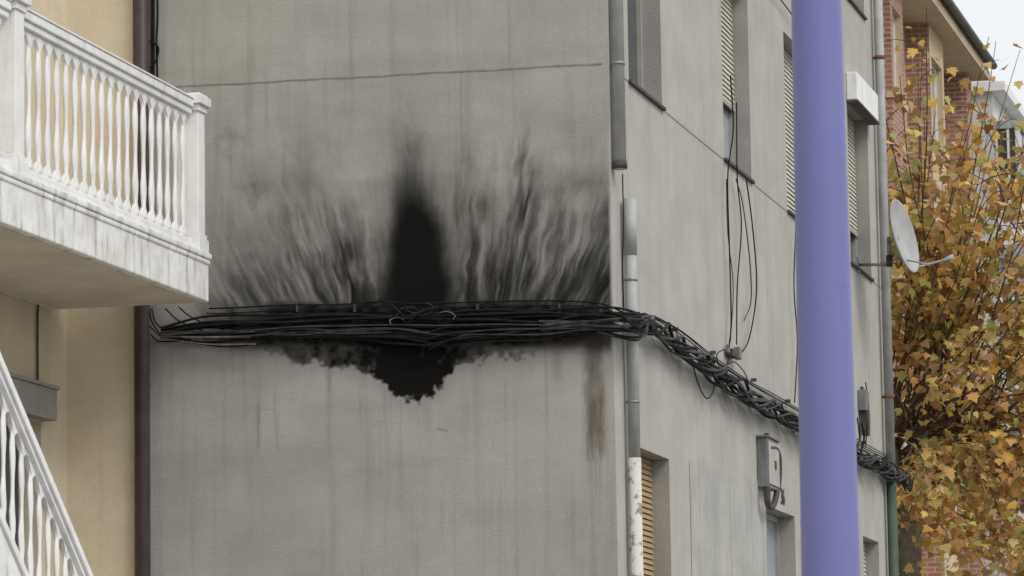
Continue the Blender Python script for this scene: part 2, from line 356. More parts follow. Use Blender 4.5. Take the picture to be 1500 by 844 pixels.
a=PY(236,128); c_=PY(882,93); NS=60
def gz(f_): return a.z+(c_.z-a.z)*f_+.0025*math.sin(f_*23)+.001*math.sin(f_*71)
for i in range(NS):
    f0,f1=i/NS,(i+1)/NS; x0_,x1_=a.x+(c_.x-a.x)*f0,a.x+(c_.x-a.x)*f1; za,zb_=gz(f0),gz(f1); h0,h1=.007+.002*math.sin(i*1.3),.007+.002*math.sin((i+1)*1.3)
    gr.hexa([(x0_,-.004,za-h0),(x1_,-.004,zb_-h1),(x1_,.02,zb_-h1),(x0_,.02,za-h0),(x0_,-.004,za+.003),(x1_,-.004,zb_+.003),(x1_,.02,zb_+.003),(x0_,.02,za+.003)],'groove')
gr.obj('render_groove',gb)
y0,y1=PX(1010,700).y,PX(1121,760).y; z1=PX(1010,678).z
pm=MB(); n=40; top=[]
for i in range(n+1):
    t=i/n; y=y0+(y1-y0)*t; top.append((.004,y,z1+.03*math.sin(9*t)+.06*float(fbm(np.array([t*14]),np.array([3.]),3)[0])+.04*t))
pm.face([(.004,y0,.2),(.004,y1,.2)]+top[::-1],'patch')
pm.obj('cement_patch',gb)
# ---------------------------------------------------------------- pipes
def vpipe(name,x,y,z0,z1,r,k,coll=(),ck=None,parts=()):
    gp=group(name); b=MB(); b.tube((x,y,z0),(x,y,z1),r,r,k,20)
    for z in coll: b.tube((x,y,z-.03),(x,y,z+.03),r+.007,r+.007,ck or k,20)
    b.obj('pipe',gp)
    c=MB()
    for z in parts:
        c.tube((x,y,z-.012),(x,y,z+.012),r+.006,r+.006,'steel',20); c.box(0.0,x,y-.01,y+.01,z-.01,z+.01,'steel')
    if parts: c.obj('clamps',gp)
    return gp
p=PX(908,240,.062); vpipe('drainpipe',.062,p.y,PX(908,248,.062).z,HG,.05,'pvc',[PX(908,242,.062).z],'slate',[zc+2.1])
p=PX(926,500,.07); zb=PX(922,672,.07).z
gp=group('drainpipe'); b=MB(); x,y=.07,p.y
zt=PX(924,293,.07).z
b.tube((x,y,zb),(x,y,zt),.047,.047,'pvc',20); b.tube((x,y,0.1),(x,y,zb+.02),.052,.052,'peel',20)
b.tube((x,y,zt-.44),(x,y,zt),.0515,.0515,'pvc',20)
b.obj('pipe',gp)
b=MB()
for z in (zc-.5,zc+.45): b.tube((x,y,z-.008),(x,y,z+.008),.053,.053,'steel',20); b.box(0,x,y-.01,y+.01,z-.008,z+.008,'steel')
b.obj('clamps',gp)
xf=.08; p=PX(1297,400,xf); gp=group('drainpipe'); b=MB(); zj=PX(1303,690,xf).z
b.tube((xf,p.y,zj),(xf,p.y,HG),.052,.052,'pvc',20); b.tube((xf,p.y,.1),(xf,p.y,zj),.056,.056,'greenp',20)
for yy in (95,388,578): z=PX(1297,yy,xf).z; b.tube((xf,p.y,z-.02),(xf,p.y,z+.02),.058,.058,'rust',20); b.box(0,xf,p.y-.012,p.y+.012,z-.012,z+.012,'rust')
b.obj('pipe',gp)
yb=-.09; p=PY(208,400,yb); gp=group('brown_downpipe'); b=MB(); b.tube((p.x,yb,.1),(p.x,yb,11),.058,.058,'brownp',20)
for z in (2.5,9.5): b.tube((p.x,yb,z-.03),(p.x,yb,z+.03),.064,.064,'brownp',20)
b.obj('pipe',gp)
# ---------------------------------------------------------------- cables
def FP(px,py,off=.06):
    if px<=931: return PY(px,py,-off)
    return PX(px,py,.12+off)
cg=group('power_cable_bundle')
blk=[];gry=[];ash=[]
def jit(pts,a=2.0): return [(x_+random.uniform(-4,4),y_+random.uniform(-a,a)) for x_,y_ in pts]
xs=[236,300,370,440,510,580,650,720,790,850,905,948]
def lane(t,off,j=2.2,x0=0,x1=12,sag=0):
    topc=[484,470,465,463,461,460,459,457,455,453,456,461]; botc=[492,500,497,495,496,499,504,500,494,489,486,488]
    return [FP(x_+random.uniform(-8,8)*(x_<900 and x_>240),topc[i]*(1-t)+botc[i]*t+random.uniform(-j,j)+sag*math.sin(i*.9),off+random.uniform(-.008,.008)) for i,x_ in list(enumerate(xs))[x0:x1]]
for k in range(11):
    t=k/10; blk.append((lane(t,.03+.05*random.random(),4.0,0,12,random.uniform(-4,4)),random.choice((.007,.010,.013))))
for k in range(3): blk.append((lane(.55+.4*random.random(),.10,5,2,10,4),.011))
for k in range(4): blk.append((lane(.7+.5*random.random(),.11,4,random.choice((1,3,5)),random.choice((8,9,10)),random.uniform(-4,4)),.007))
for k in range(4): gry.append((lane(.3+.7*random.random(),.115,3,8,12,2),.011))
for k in range(4): gry.append((lane(.2+.7*random.random(),.115,4,random.choice((0,2,4)),11,3),.007))
ash.append((lane(.9,.11,3,0,3),.009)); ash.append((lane(.6,.10,3,0,3),.006)); ash.append((lane(1.15,.10,3,0,3),.006))
upl=[(306,452),(340,451),(420,447),(500,446),(560,442),(600,445),(680,443),(760,441),(830,441),(880,445),(912,457)]
blk.append(([FP(a_,b_,.035) for a_,b_ in upl],.007)); blk.append(([FP(a_,b_+7,.03) for a_,b_ in jit(upl,1.2)],.005))
for k in range(14):
    cx_=random.uniform(575,670); cy_=random.uniform(450,484); r_=random.uniform(6,18); ph=random.uniform(0,6)
    (ash if k%7==0 else gry if k%3==0 else blk).append(([FP(cx_+r_*math.cos(ph+q_*.8)*1.3,cy_+r_*.7*math.sin(ph+q_*.8),.09+.02*random.random()) for q_ in range(5)],.0045))
for a_,b_ in (((620,492),(668,478)),((600,470),(640,450)),((556,438),(590,462)),((628,512),(690,490)),((618,508),(720,492)),((612,500),(700,486))):
    blk.append(([FP(a_[0],a_[1],.1),FP((a_[0]+b_[0])/2,(a_[1]+b_[1])/2-3,.13),FP(b_[0],b_[1],.1)],.009))
for pts in ([(219,452),(222,470),(232,486),(246,494),(268,496)],[(222,452),(229,474),(250,488),(275,492)],[(221,490),(232,500),(262,500),(300,505)],[(262,450),(276,462),(300,474),(330,484)],[(242,452),(262,470),(300,486)],[(268,500),(330,508),(400,502)],[(219,478),(240,494),(280,498)]):
    blk.append(([FP(a_,b_,.05) for a_,b_ in pts],.006))
for pts in ([(880,470),(905,476),(931,486),(944,492),(948,478),(940,466),(955,463)],[(870,462),(905,468),(931,470),(951,463)],[(875,486),(905,494),(934,498),(944,486),(950,472)],[(885,456),(910,462),(933,480),(946,470)],[(880,480),(912,484),(936,476),(953,468)],[(860,478),(900,490),(933,494),(946,484)]):
    (gry if len(pts)%2 else blk).append(([FP(a_,b_,.10) for a_,b_ in pts],.010))
path=[(936,470),(958,482),(1000,507),(1050,547),(1100,580),(1135,600),(1165,616),(1205,640),(1250,662),(1285,680),(1310,692),(1325,697)]
base=catmull([PX(a_,b_,.11) for a_,b_ in path],30)
L=[0]
for i in range(1,len(base)): L.append(L[-1]+(base[i]-base[i-1]).length)
for s_ in range(13):
    ph=s_*2*math.pi/13+random.uniform(-.4,.4); rad=random.choice((.065,.078,.055,.03)); tw=random.choice((2.2,2.5,-1.3,2.9,1.6)); pts=[]
    f1,f2,f3=random.uniform(.8,1.8),random.uniform(0,6),random.uniform(2.5,4)
    for i in range(0,len(base),3):
        r_=rad*(1+.35*math.sin(L[i]*f1+f2)+.15*math.sin(L[i]*f3+f2)); a_=ph+tw*L[i]+.7*math.sin(L[i]*f1*.6+f2)
        pts.append(base[i]+Vector((math.cos(a_)*r_*.7,0,math.sin(a_)*r_)))
    (gry if s_%3 else blk).append((pts,random.choice((.015,.013,.010))))
for k in range(3):
    blk.append(([PX(a_,b_-15-3*k+random.uniform(-1.5,1.5),.04) for a_,b_ in path[1:-1]],.005))
blk.append(([PX(a_,b_,.12) for a_,b_ in ((1012,520),(1022,560),(1034,583),(1044,575),(1050,548))],.006))
for k in range(12):
    i=random.randrange(70,len(base)-20); 
    blk.append(([base[i]+Vector((0,0,.02)),base[i]+Vector((.06,.2,-.09-.08*random.random())),base[min(i+14,len(base)-1)]],.006))
for k in range(6):
    e=base[-1-random.randrange(20)]; blk.append(([e,e+Vector((.05,.15,-.08-.1*random.random())),e+Vector((.06*random.random(),.5,-.02+.1*random.random()))],.010))
for k in range(7):
    i=int(10+k*(len(base)-20)/7)+random.randrange(-5,9); e=base[i]; pts=[e+Vector((math.cos(a_)*.055,.01*j,math.sin(a_)*.08)) for j,a_ in enumerate([j*.7 for j in range(10)])]
    blk.append((pts,.004))
wires('black_cables',blk,'black',cg); wires('grey_cables',gry,'cable2',cg); wires('ash_cables',ash,'ash',cg)
cl=MB()
for px_ in (345,436,520,700,820,880):
    q_=PY(px_,450,-.02); cl.box(q_.x-.008,q_.x+.008,-.04,0,q_.z-.04,q_.z+.025,'slate')
for a_,b_ in ((985,482),(1040,516),(1100,556),(1150,587),(1262,648)):
    q_=PX(a_,b_,0); cl.box(0,.05,q_.y-.012,q_.y+.012,q_.z-.02,q_.z+.01,'slate')
cl.obj('clamps',cg)
hw=group('hanging_wires'); W=[]
for pts,r_ in (([(1070,110),(1074,190),(1066,260),(1069,380),(1071,470),(1068,508)],.0065),([(1079,150),(1080,260),(1086,330),(1080,420),(1079,505)],.006),
   ([(1093,262),(1101,320),(1108,400),(1106,450),(1096,500),(1082,522)],.0065),([(1078,262),(1088,300),(1098,380),(1100,440),(1090,470)],.005),
   ([(1064,262),(1066,340),(1074,420),(1070,500)],.004),([(1060,512),(1050,520),(1056,540),(1074,530),(1090,545),(1096,560)],.005),([(1070,520),(1064,540),(1070,560)],.005),
   ([(1166,330),(1163,420),(1168,500),(1164,590)],.006),([(1128,-20),(1150,8),(1163,26)],.007)):
    W.append(([PX(a_,b_,.05) for a_,b_ in pts],r_))
W.append(([PX(a_,b_,.05) for a_,b_ in ((912,255),(913,330),(912,400),(914,455))],.005))
for px_ in (222,226,230):
    W.append(([PY(px_+random.uniform(-1,1),y_,-.04) for y_ in (-60,20,60,100,138)],.009))
W.append(([PY(a_,b_,-.05) for a_,b_ in ((219,60),(232,70),(228,90),(219,100))],.007))
wires('wires',W,'black',hw)
b=MB(); q_=PX(1066,516,.0); b.box(0.002,.07,q_.y-.12,q_.y+.1,q_.z-.05,q_.z+.02,'slate'); b.box(.03,.09,q_.y+.12,q_.y+.2,q_.z-.05,q_.z+.06,'box'); b.box(.02,.05,q_.y-.2,q_.y-.14,q_.z-.03,q_.z+.05,'box'); b.obj('junction_block',hw,.01)
mbx=group('electrical_box'); A=PX(1106,633,0)
b=MB(); y0,y1=A.y,PX(1129,712,0).y; zt_,zb_=PX(1118,640,.07).z,PX(1118,712,.07).z
b.box(.003,.10,y0+.05,y1-.12,zb_,zt_,'box'); b.box(.101,.112,y0+.08,y1-.15,zb_+.03,zt_-.03,'boxface'); b.box(.003,.12,y0+.03,y1-.10,zt_+.001,zt_+.02,'box')
b.box(.03,.07,y0+.3,y0+.36,zt_+.02,zt_+.06,'slate'); b.box(.113,.12,y0+.35,y0+.42,zb_+.18,zb_+.26,'slate'); b.obj('cabinet',mbx,.006)
wires('conduit',[([PX(a_,b_,.09) for a_,b_ in ((1126,656),(1135,657),(1140,668),(1141,695),(1138,722),(1132,742),(1125,738),(1123,712))],.030)],'slate',mbx)
gp=group('cable_terminal_box'); q_=PX(1259,600,0); b=MB()
b.box(.003,.09,q_.y-.12,q_.y+.1,q_.z-.02,q_.z+.20,'box'); b.box(.003,.07,q_.y+.12,q_.y+.28,q_.z-.2,q_.z+.02,'box'); b.box(.02,.10,q_.y-.05,q_.y+.05,q_.z-.28,q_.z-.03,'slate'); b.box(.02,.05,q_.y-.05,q_.y+.02,q_.z+.201,q_.z+.24,'slate'); b.obj('cabinet',gp,.008)
wires('leads',[([PX(1262,620,.1),PX(1266,640,.12),PX(1262,660,.1)],.012),([PX(1268,560,.06),PX(1272,600,.09),PX(1268,655,.08)],.007),([PX(1256,612,.1),PX(1259,640,.1),PX(1256,655,.1)],.008)],'black',gp)
fc=bpy.data.curves.new('digits','FONT'); fc.body='36'; fc.size=.22; fc.extrude=.003; fo=bpy.data.objects.new('house_number',fc); q_=PX(1144,738,.006); fo.location=q_; fo.rotation_euler=(R(90),0,R(90)); fc.materials.append(M['slate']); link(fo)
# ---------------------------------------------------------------- satellite dish
sd_=group('satellite_dish'); xd=.5; c_=PX(1321,347,xd)
nrm=Vector((.955,-.18,.20)).normalized(); e1=nrm.cross(Vector((0,0,1))).normalized(); e2=e1.cross(nrm)
b=MB(); rings=[]
for r_,dp in ((.02,0),(.12,.007),(.22,.026),(.32,.056),(.385,.082),(.405,.09),(.405,.075),(.385,.066),(.32,.04),(.22,.01),(.12,-.01),(.02,-.016)):
    rings.append([c_-nrm*.05+nrm*dp+e1*math.cos(a_)*r_*.92+e2*math.sin(a_)*r_ for a_ in [2*math.pi*i/40 for i in range(40)]])
b.loft(rings,'dish'); b.obj('reflector',sd_)
b=MB(); lo=c_-e2*.36; ln=PX(1391,379,xd+.1)
b.tube(lo-nrm*.02,ln,.014,.014,'steel',8); b.tube(ln-Vector((.07,0,.03)),ln+Vector((.05,0,.025)),.032,.032,'pvc',14); b.tube(lo+e2*.1,lo+nrm*.2,.008,.008,'steel',8)
wm=PX(1256,388,.0); wm2=PX(1303,388,.35)
b.tube(wm,wm2,.016,.016,'steel',10); b.tube(wm2,wm2+Vector((0,0,.3)),.022,.022,'steel',10); b.tube(wm2-Vector((0,0,.02)),wm2+Vector((0,0,.1)),.035,.035,'slate',10)
b.tube(wm2+Vector((0,0,.25)),c_-nrm*.05,.03,.03,'steel',10); b.box(0,.02,wm.y-.06,wm.y+.06,wm.z-.08,wm.z+.08,'steel'); b.tube(wm2+Vector((0,0,.02)),c_-e2*.2-nrm*.05,.012,.012,'steel',8)
b.obj('mount_and_arm',sd_)
# ---------------------------------------------------------------- lamp post
lp=group('lamp_post'); q_=ray(1206.5,422); q_=CAM+q_*(16/F); px_,py_=q_.x,q_.y
def rz(z): return .1325-.0068*z
b=MB(); rings=[]
for z in [0.12+.1*i for i in range(6)]+[.8+i*.4 for i in range(20)]:
    n=32; rings.append([(px_+rz(z)*math.cos(2*math.pi*i/n),py_+rz(z)*math.sin(2*math.pi*i/n),z) for i in range(n)])
b.loft(rings,'pole'); b.tube((px_,py_,.12),(px_,py_,.16),.22,.22,'pole',24); b.obj('column',lp)
b=MB(); zt_=8.4
b.tube((px_,py_,zt_-.05),(px_+.5,py_,zt_+.35),.05,.045,'pole'); b.tube((px_+.5,py_,zt_+.35),(px_+1.6,py_,zt_+.5),.045,.04,'pole')
b.hexa([(px_+1.5,py_-.1,zt_+.42),(px_+2.2,py_-.14,zt_+.48),(px_+2.2,py_+.14,zt_+.48),(px_+1.5,py_+.1,zt_+.42),(px_+1.5,py_-.08,zt_+.56),(px_+2.15,py_-.1,zt_+.6),(px_+2.15,py_+.1,zt_+.6),(px_+1.5,py_+.08,zt_+.56)],'pole'); b.obj('lamp_arm',lp,.01)
# ---------------------------------------------------------------- cream house
ch=group('cream_house'); XF=PY(98,452,-.05).x; XR=PY(196,452,-.05).x
b=MB()
lz=PX(40,612,XF).z; yw=(PX(67,612,XF).y-1.5,PX(60,612,XF).y)
door=(-4.4,-3.0,6.0,8.2)
wallx(b,XF,-16,-.05,0,11.5,[(yw[0],yw[1],lz-1.4,lz),door],.14,'cream','cream')
b.face([(XF,-.05,0),(XR,-.05,0),(XR,-.05,11.5),(XF,-.05,11.5)],'cream'); b.face([(XR,-.05,0),(XR,.5,0),(XR,.5,11.5),(XR,-.05,11.5)],'cream')
b.box(-12,XF+.5,-16.3,-.3,11.502,11.7,'eave'); b.face([(-12,-16,0),(XF,-16,0),(XF,-16,11.5),(-12,-16,11.5)],'cream')
b.obj('walls',ch)
windowx(ch,XF-.14,yw[0]+.002,yw[1]-.002,lz-1.398,lz-.002,0); windowx(ch,XF-.14,door[0]+.002,door[1]-.002,door[2]+.002,door[3]-.002,.5,'white',name='balcony_door')
b=MB(); zt_=PX(67,568,XF+.1).z; b.box(XF+.002,XF+.12,yw[0]-.1,yw[1]+.04,lz,zt_,'gjamb'); b.box(XF+.002,XF+.14,yw[0]-.12,yw[1]+.06,zt_+.001,zt_+.03,'gjamb'); b.obj('lintel',ch,.008)
wires('wall_cable',[([PX(a_,b_,XF+.02) for a_,b_ in ((-40,396),(0,412),(30,424),(50,434),(56,442),(55,460),(55,500),(55,562))],.010)],'slate',ch)
# balcony
bal=group('balcony'); YEND=-.42
XO=PY(306,420,YEND).x
zs0=PY(306,443,YEND).z; zs1=PY(306,372,YEND).z
zr=PY(290,143,YEND).z
b=MB(); YB0=-11.0
b.box(XF+.003,XO,YB0,YEND,zs0+.0,zs1-.05,'slabw'); b.box(XF+.003,XO+.022,YB0,YEND+.022,zs1-.049,zs1,'slabw'); b.box(XF+.003,XO+.012,YB0,YEND+.012,zs1-.09,zs1-.0495,'slabw'); b.obj('slab',bal,.012)
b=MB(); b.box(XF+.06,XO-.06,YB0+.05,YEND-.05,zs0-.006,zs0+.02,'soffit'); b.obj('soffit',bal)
def post(mb,x,y,z0,z1,wd=.085):
    mb.box(x-wd-.035,x+wd+.02,y-wd-.035,y+wd+.03,z0,z0+.10,'white'); mb.box(x-wd-.015,x+wd+.01,y-wd-.015,y+wd+.015,z0+.101,z0+.14,'white')
    mb.box(x-wd,x+wd,y-wd,y+wd,z0+.141,z1-.141,'white')
    mb.box(x-wd-.02,x+wd+.015,y-wd-.02,y+wd+.02,z1-.14,z1-.09,'white'); mb.box(x-wd-.05,x+wd+.04,y-wd-.05,y+wd+.045,z1-.089,z1-.02,'white')
    mb.box(x-wd-.02,x+wd+.02,y-wd-.02,y+wd+.02,z1-.019,z1,'white')
prof=[(0,.075),(.04,.070),(.07,.034),(.10,.026),(.15,.040),(.21,.056),(.27,.058),(.34,.040),(.42,.025),(.50,.020),(.58,.028),(.66,.044),(.73,.054),(.79,.050),(.86,.032),(.90,.026),(.93,.036),(.96,.066),(1,.075)]
def balus(mb,x,y,z0,z1,sl=0,dp=.016,sc=1.0):
    rings=[]
    for t,wv in prof:
        wv*=sc; z=z0+(z1-z0)*t; d_=dp*(.75+.4*wv/.06); ch_=.35
        pts=[(-1,-ch_),(-1,ch_),(-ch_,1),(ch_,1),(1,ch_),(1,-ch_),(ch_,-1),(-ch_,-1)]
        rings.append([(x+d_*b_,y+wv*a_,z+sl*wv*a_) for a_,b_ in pts])
    mb.loft(rings,'white')
xr=XO-.10; yp=YEND-.12; ypn=PX(12,235,xr).y
pb=MB(); post(pb,xr,yp,zs1,zr); post(pb,xr,ypn,zs1,zr+.04); post(pb,xr,ypn-4.2,zs1,zr); pb.obj('posts',bal,.006)
rb=MB()
ztop=zr-.06; zrb=zs1+.09
for a0,a1 in ((ypn+.1,yp-.1),(ypn-4.1,ypn-.1)):
    rb.box(xr-.065,xr+.065,a0,a1,ztop-.06,ztop,'white'); rb.box(xr-.045,xr+.045,a0,a1,ztop-.11,ztop-.061,'white'); rb.box(xr-.075,xr+.075,a0,a1,ztop+.001,ztop+.018,'white')
    rb.box(xr-.055,xr+.055,a0,a1,zs1+.001,zs1+.05,'white'); rb.box(xr-.04,xr+.04,a0,a1,zs1+.051,zrb,'white')
rb.obj('rails',bal,.008)
bb=MB()
def run(a0,a1,n):
    sp=(a1-a0)/n
    for i in range(n):
        y=a0+sp*(i+.5); balus(bb,xr,y,zrb+.001,ztop-.111,sc=.95)
        if i<n-1:
            for (zc0,s__) in ((ztop-.112,-1),(zrb+.002,1)):
                for j in range(6):
                    t0=j/6;t1=(j+1)/6; h=lambda t:.025+.10*(abs(2*t-1)**1.5)
                    ya=y+sp*t0; yb_=y+sp*t1
                    za,zb_=zc0+s__*h(t0),zc0+s__*h(t1)
                    P=[(xr-.014,ya,zc0),(xr+.014,ya,zc0),(xr+.014,yb_,zc0),(xr-.014,yb_,zc0),(xr-.014,ya,za),(xr+.014,ya,za),(xr+.014,yb_,zb_),(xr-.014,yb_,zb_)]
                    bb.hexa(P if s__>0 else P[4:]+P[:4],'white')
run(ypn+.11,yp-.11,20); run(ypn-4.09,ypn-.11,20)
bb.obj('balusters',bal,0)
# ---------------------------------------------------------------- outdoor staircase
sc_=group('outdoor_staircase'); xs_=XO+.60
pA=PX(0,548,xs_); pB=PX(123,842,xs_); sl=(pB.z-pA.z)/(pB.y-pA.y)
rail=lambda y:pA.z+sl*(y-pA.y)
yT=pA.y-(zs1+1.0-pA.z)/(-sl); yBt=pA.y+(pA.z-1.12)/(-sl)
b=MB()
def slant(x0,x1,ya,yb_,o0,o1,k='white'): b.hexa([(x0,ya,rail(ya)+o0),(x1,ya,rail(ya)+o0),(x1,yb_,rail(yb_)+o0),(x0,yb_,rail(yb_)+o0),(x0,ya,rail(ya)+o1),(x1,ya,rail(ya)+o1),(x1,yb_,rail(yb_)+o1),(x0,yb_,rail(yb_)+o1)],k)
slant(xs_-.065,xs_+.065,yT,yBt,-.07,0); slant(xs_-.045,xs_+.045,yT,yBt,-.11,-.071); slant(xs_-.05,xs_+.05,yT,yBt,-1.0,-.93); slant(xs_-.7,xs_+.03,yT,yBt,-1.35,-1.001,'slabw')
b.obj('handrail_and_stringer',sc_,.006)
b=MB(); n=max(4,int((zs1)/.175)); run_=(yBt-yT)/n
for i in range(n): zt_=rail(yT+run_*i)-1.0-.09; b.box(xs_-.7,xs_-.06,yT+run_*i,yT+run_*(i+1)+.02,zt_-.12,zt_+.06,'kerb')
b.box(xs_-.75,xs_+.05,yT-1.3,yT-.01,zs1-.2,zs1-.01,'slabw'); b.obj('steps',sc_)
bb=MB(); SP=.16; n=int((yBt-yT)/SP)
for i in range(n):
    y=yT+.1+i*SP; balus(bb,xs_,y,rail(y)-.935,rail(y)-.105,sl,dp=.014,sc=.8)
    for (o,s__) in ((-.106,-1),(-.935,1)):
        for j in range(5):
            t0=j/5;t1=(j+1)/5; h=lambda t:.02+.08*(abs(2*t-1)**1.6); ya=y+SP*t0; yb_=y+SP*t1
            P=[(xs_-.014,ya,rail(ya)+o),(xs_+.014,ya,rail(ya)+o),(xs_+.014,yb_,rail(yb_)+o),(xs_-.014,yb_,rail(yb_)+o)]
            Q=[(p_[0],p_[1],p_[2]+s__*h(t0 if k_ in (0,1) else t1)) for k_,p_ in enumerate(P)]
            bb.hexa(P+Q if s__>0 else Q+P,'white')
bb.obj('balusters',sc_)
b=MB(); post(b,xs_,yBt+.1,.12,1.3); post(b,xs_,yT-.1,zs1,zs1+1.1); b.box(xs_-.08,xs_+.06,yT-1.3,yT-1.15,.12,zs1-.21,'white'); b.box(xs_-.75,xs_-.6,yT-1.3,yT-1.15,.12,zs1-.21,'white'); b.obj('newel_posts',sc_,.006)
# ---------------------------------------------------------------- brick building
br=group('brick_apartment_building'); KX=-2.6; RX=-3.02
def yy(px,x=KX,py=300): return PX(px,py,x).y
YS=yy(1288)-1; YN=yy(1428); ze=PX(1450,118,KX+.32).z
b=MB()
bays=[(yy(1312),yy(1330)),(yy(1368),yy(1388)),(yy(1421),YN)]
st_h=2.95; z0s=[ze-st_h*(i+1)+.95 for i in range(5)]
segs=[]; cur=YS
b.box(-14,RX-.2,YS,YN,0,ze,'brick')
for a_,c2 in bays:
    segs.append(('r',cur,a_)); segs.append(('b',a_,c2)); cur=c2
for kind,a_,c2 in segs:
    if c2-a_<.1: continue
    X=RX if kind=='r' else KX; k='tan' if kind=='r' or a_==bays[1][0] else 'brick'
    mar=.22; wy0,wy1=a_+mar,c2-mar
    op=[(wy0,wy1,z,z+1.45) for z in z0s if z>.5]
    wallx(b,X,a_,c2,0,ze,op,.12,k,'tan')
    for o in op: windowx(br,X-.12,o[0],o[1],o[2]+.002,o[3]-.002,random.choice((0,0,.3,.6)),'white','glass')
    if kind=='b':
        b.face([(RX,a_,0),(KX,a_,0),(KX,a_,ze),(RX,a_,ze)],'brick'); b.face([(KX,c2,0),(RX,c2,0),(RX,c2,ze),(KX,c2,ze)],'brick')
        for z in z0s: b.box(KX-.1,KX+.05,a_-.04,c2+.04,z-.1,z-.003,'tan'); b.box(RX,KX+.03,a_-.03,c2+.03,z-.95,z-.80,'brick')
b.face([(-14,YN+.002,0),(-14,YN+.002,ze),(KX,YN+.002,ze),(KX,YN+.002,0)],'brick')
b.obj('walls',br)
ye=yy(1450,KX+.32,118)
b=MB(); b.box(-14,KX+.32,YS-.3,ye,ze,ze+.16,'eave'); b.box(-14,KX+.30,YS-.3,ye-.02,ze+.161,ze+.3,'eave')
b.hexa([(-8,YS-.3,ze+.30),(KX+.38,YS-.3,ze+.301),(KX+.38,ye+.03,ze+.301),(-8,ye+.03,ze+.30),(-8,YS-.3,ze+1.9),(KX+.38,YS-.3,ze+.40),(KX+.38,ye+.03,ze+.40),(-8,ye+.03,ze+1.9)],'roof')
b.tube((KX+.40,YS-.3,ze+.27),(KX+.40,ye,ze+.27),.07,.07,'roof',12)
b.obj('eaves_and_roof',br)
b=MB()
for px_ in (1333,1391): b.tube((RX+.06,yy(px_,RX),0),(RX+.06,yy(px_,RX),ze),.05,.05,'brownp',10)
for z in (ze-st_h*4+.1,): b.box(KX,KX+.5,YS,YN,z,z+.25,'ltgrey')
b.obj('trim',br)
# ---------------------------------------------------------------- pale building
pl=group('pale_apartment_building'); X2=-2.35; Y0=ye+.9; Y1=Y0+26; zp=PX(1498,196,X2).z
b=MB(); op=[]
n=7
for i in range(n):
    y=Y0+.8+i*3.6
    for j in range(5):
        z=zp-1.0-1.5-j*2.95
        if z>.5: op.append((y,y+1.7,z,z+1.5))
wallx(b,X2,Y0,Y1,0,zp,op,.15,'pale','pale'); b.face([(-14,Y0,0),(X2,Y0,0),(X2,Y0,zp),(-14,Y0,zp)],'pale')
b.box(-14,X2+.25,Y0-.1,Y1,zp+.002,zp+.18,'white'); b.box(-14,X2-1.2,Y0+1,Y1,zp+.181,zp+2.2,'pale')
b.box(X2-.22,X2-.25,Y0+.05,Y1,0.05,zp-.1,'slate')
b.obj('walls',pl)
for o in op: windowx(pl,X2-.14,o[0]+.002,o[1]-.002,o[2]+.002,o[3]-.002,random.choice((0,.3,.5)),'white','glass')
b=MB()
for j in range(4):
    z=zp-2.9-j*2.95
    y=Y0+.05; b.box(X2+.002,X2+.5,y,y+2.6,z-.25,z,'ltgrey'); b.box(X2+.002,X2+.5,y,y+2.6,z+2.2,z+2.35,'ltgrey')
    b.box(X2+.03,X2+.46,y+.03,y+2.57,z+.85,z+2.199,'glass'); b.box(X2+.02,X2+.48,y+.01,y+2.59,z+.001,z+.849,'white')
    for q__ in (0,.85,1.7,2.54): b.box(X2+.4,X2+.49,y+q__,y+q__+.05,z+.85,z+2.2,'white')
    for q__ in (.02,.24,.44): b.box(X2+q__,X2+q__+.045,y+.012,y+.04,z+.85,z+2.2,'white')
b.obj('glazed_gallery',pl)
b=MB(); q_=Vector((X2-2,Y0+5,zp+2.2)); b.tube(q_,q_+Vector((0,0,1.9)),.025,.02,'steel',6)
for i in range(4): b.tube(q_+Vector((-.4+.06*i,0,1.3+.17*i)),q_+Vector((.4-.06*i,0,1.3+.17*i)),.012,.012,'steel',6)
b.obj('tv_antenna')
fb=group('distant_building'); b=MB(); b.box(-14,-1.6,Y1+.2,Y1+30,0,zp-.6,'pale'); b.obj('walls',fb)
for j in range(5):
    for i in range(7): windowx(fb,-1.57,Y1+1.5+i*4,Y1+3.2+i*4,zp-3-j*2.95,zp-1.6-j*2.95,.3,'frame')
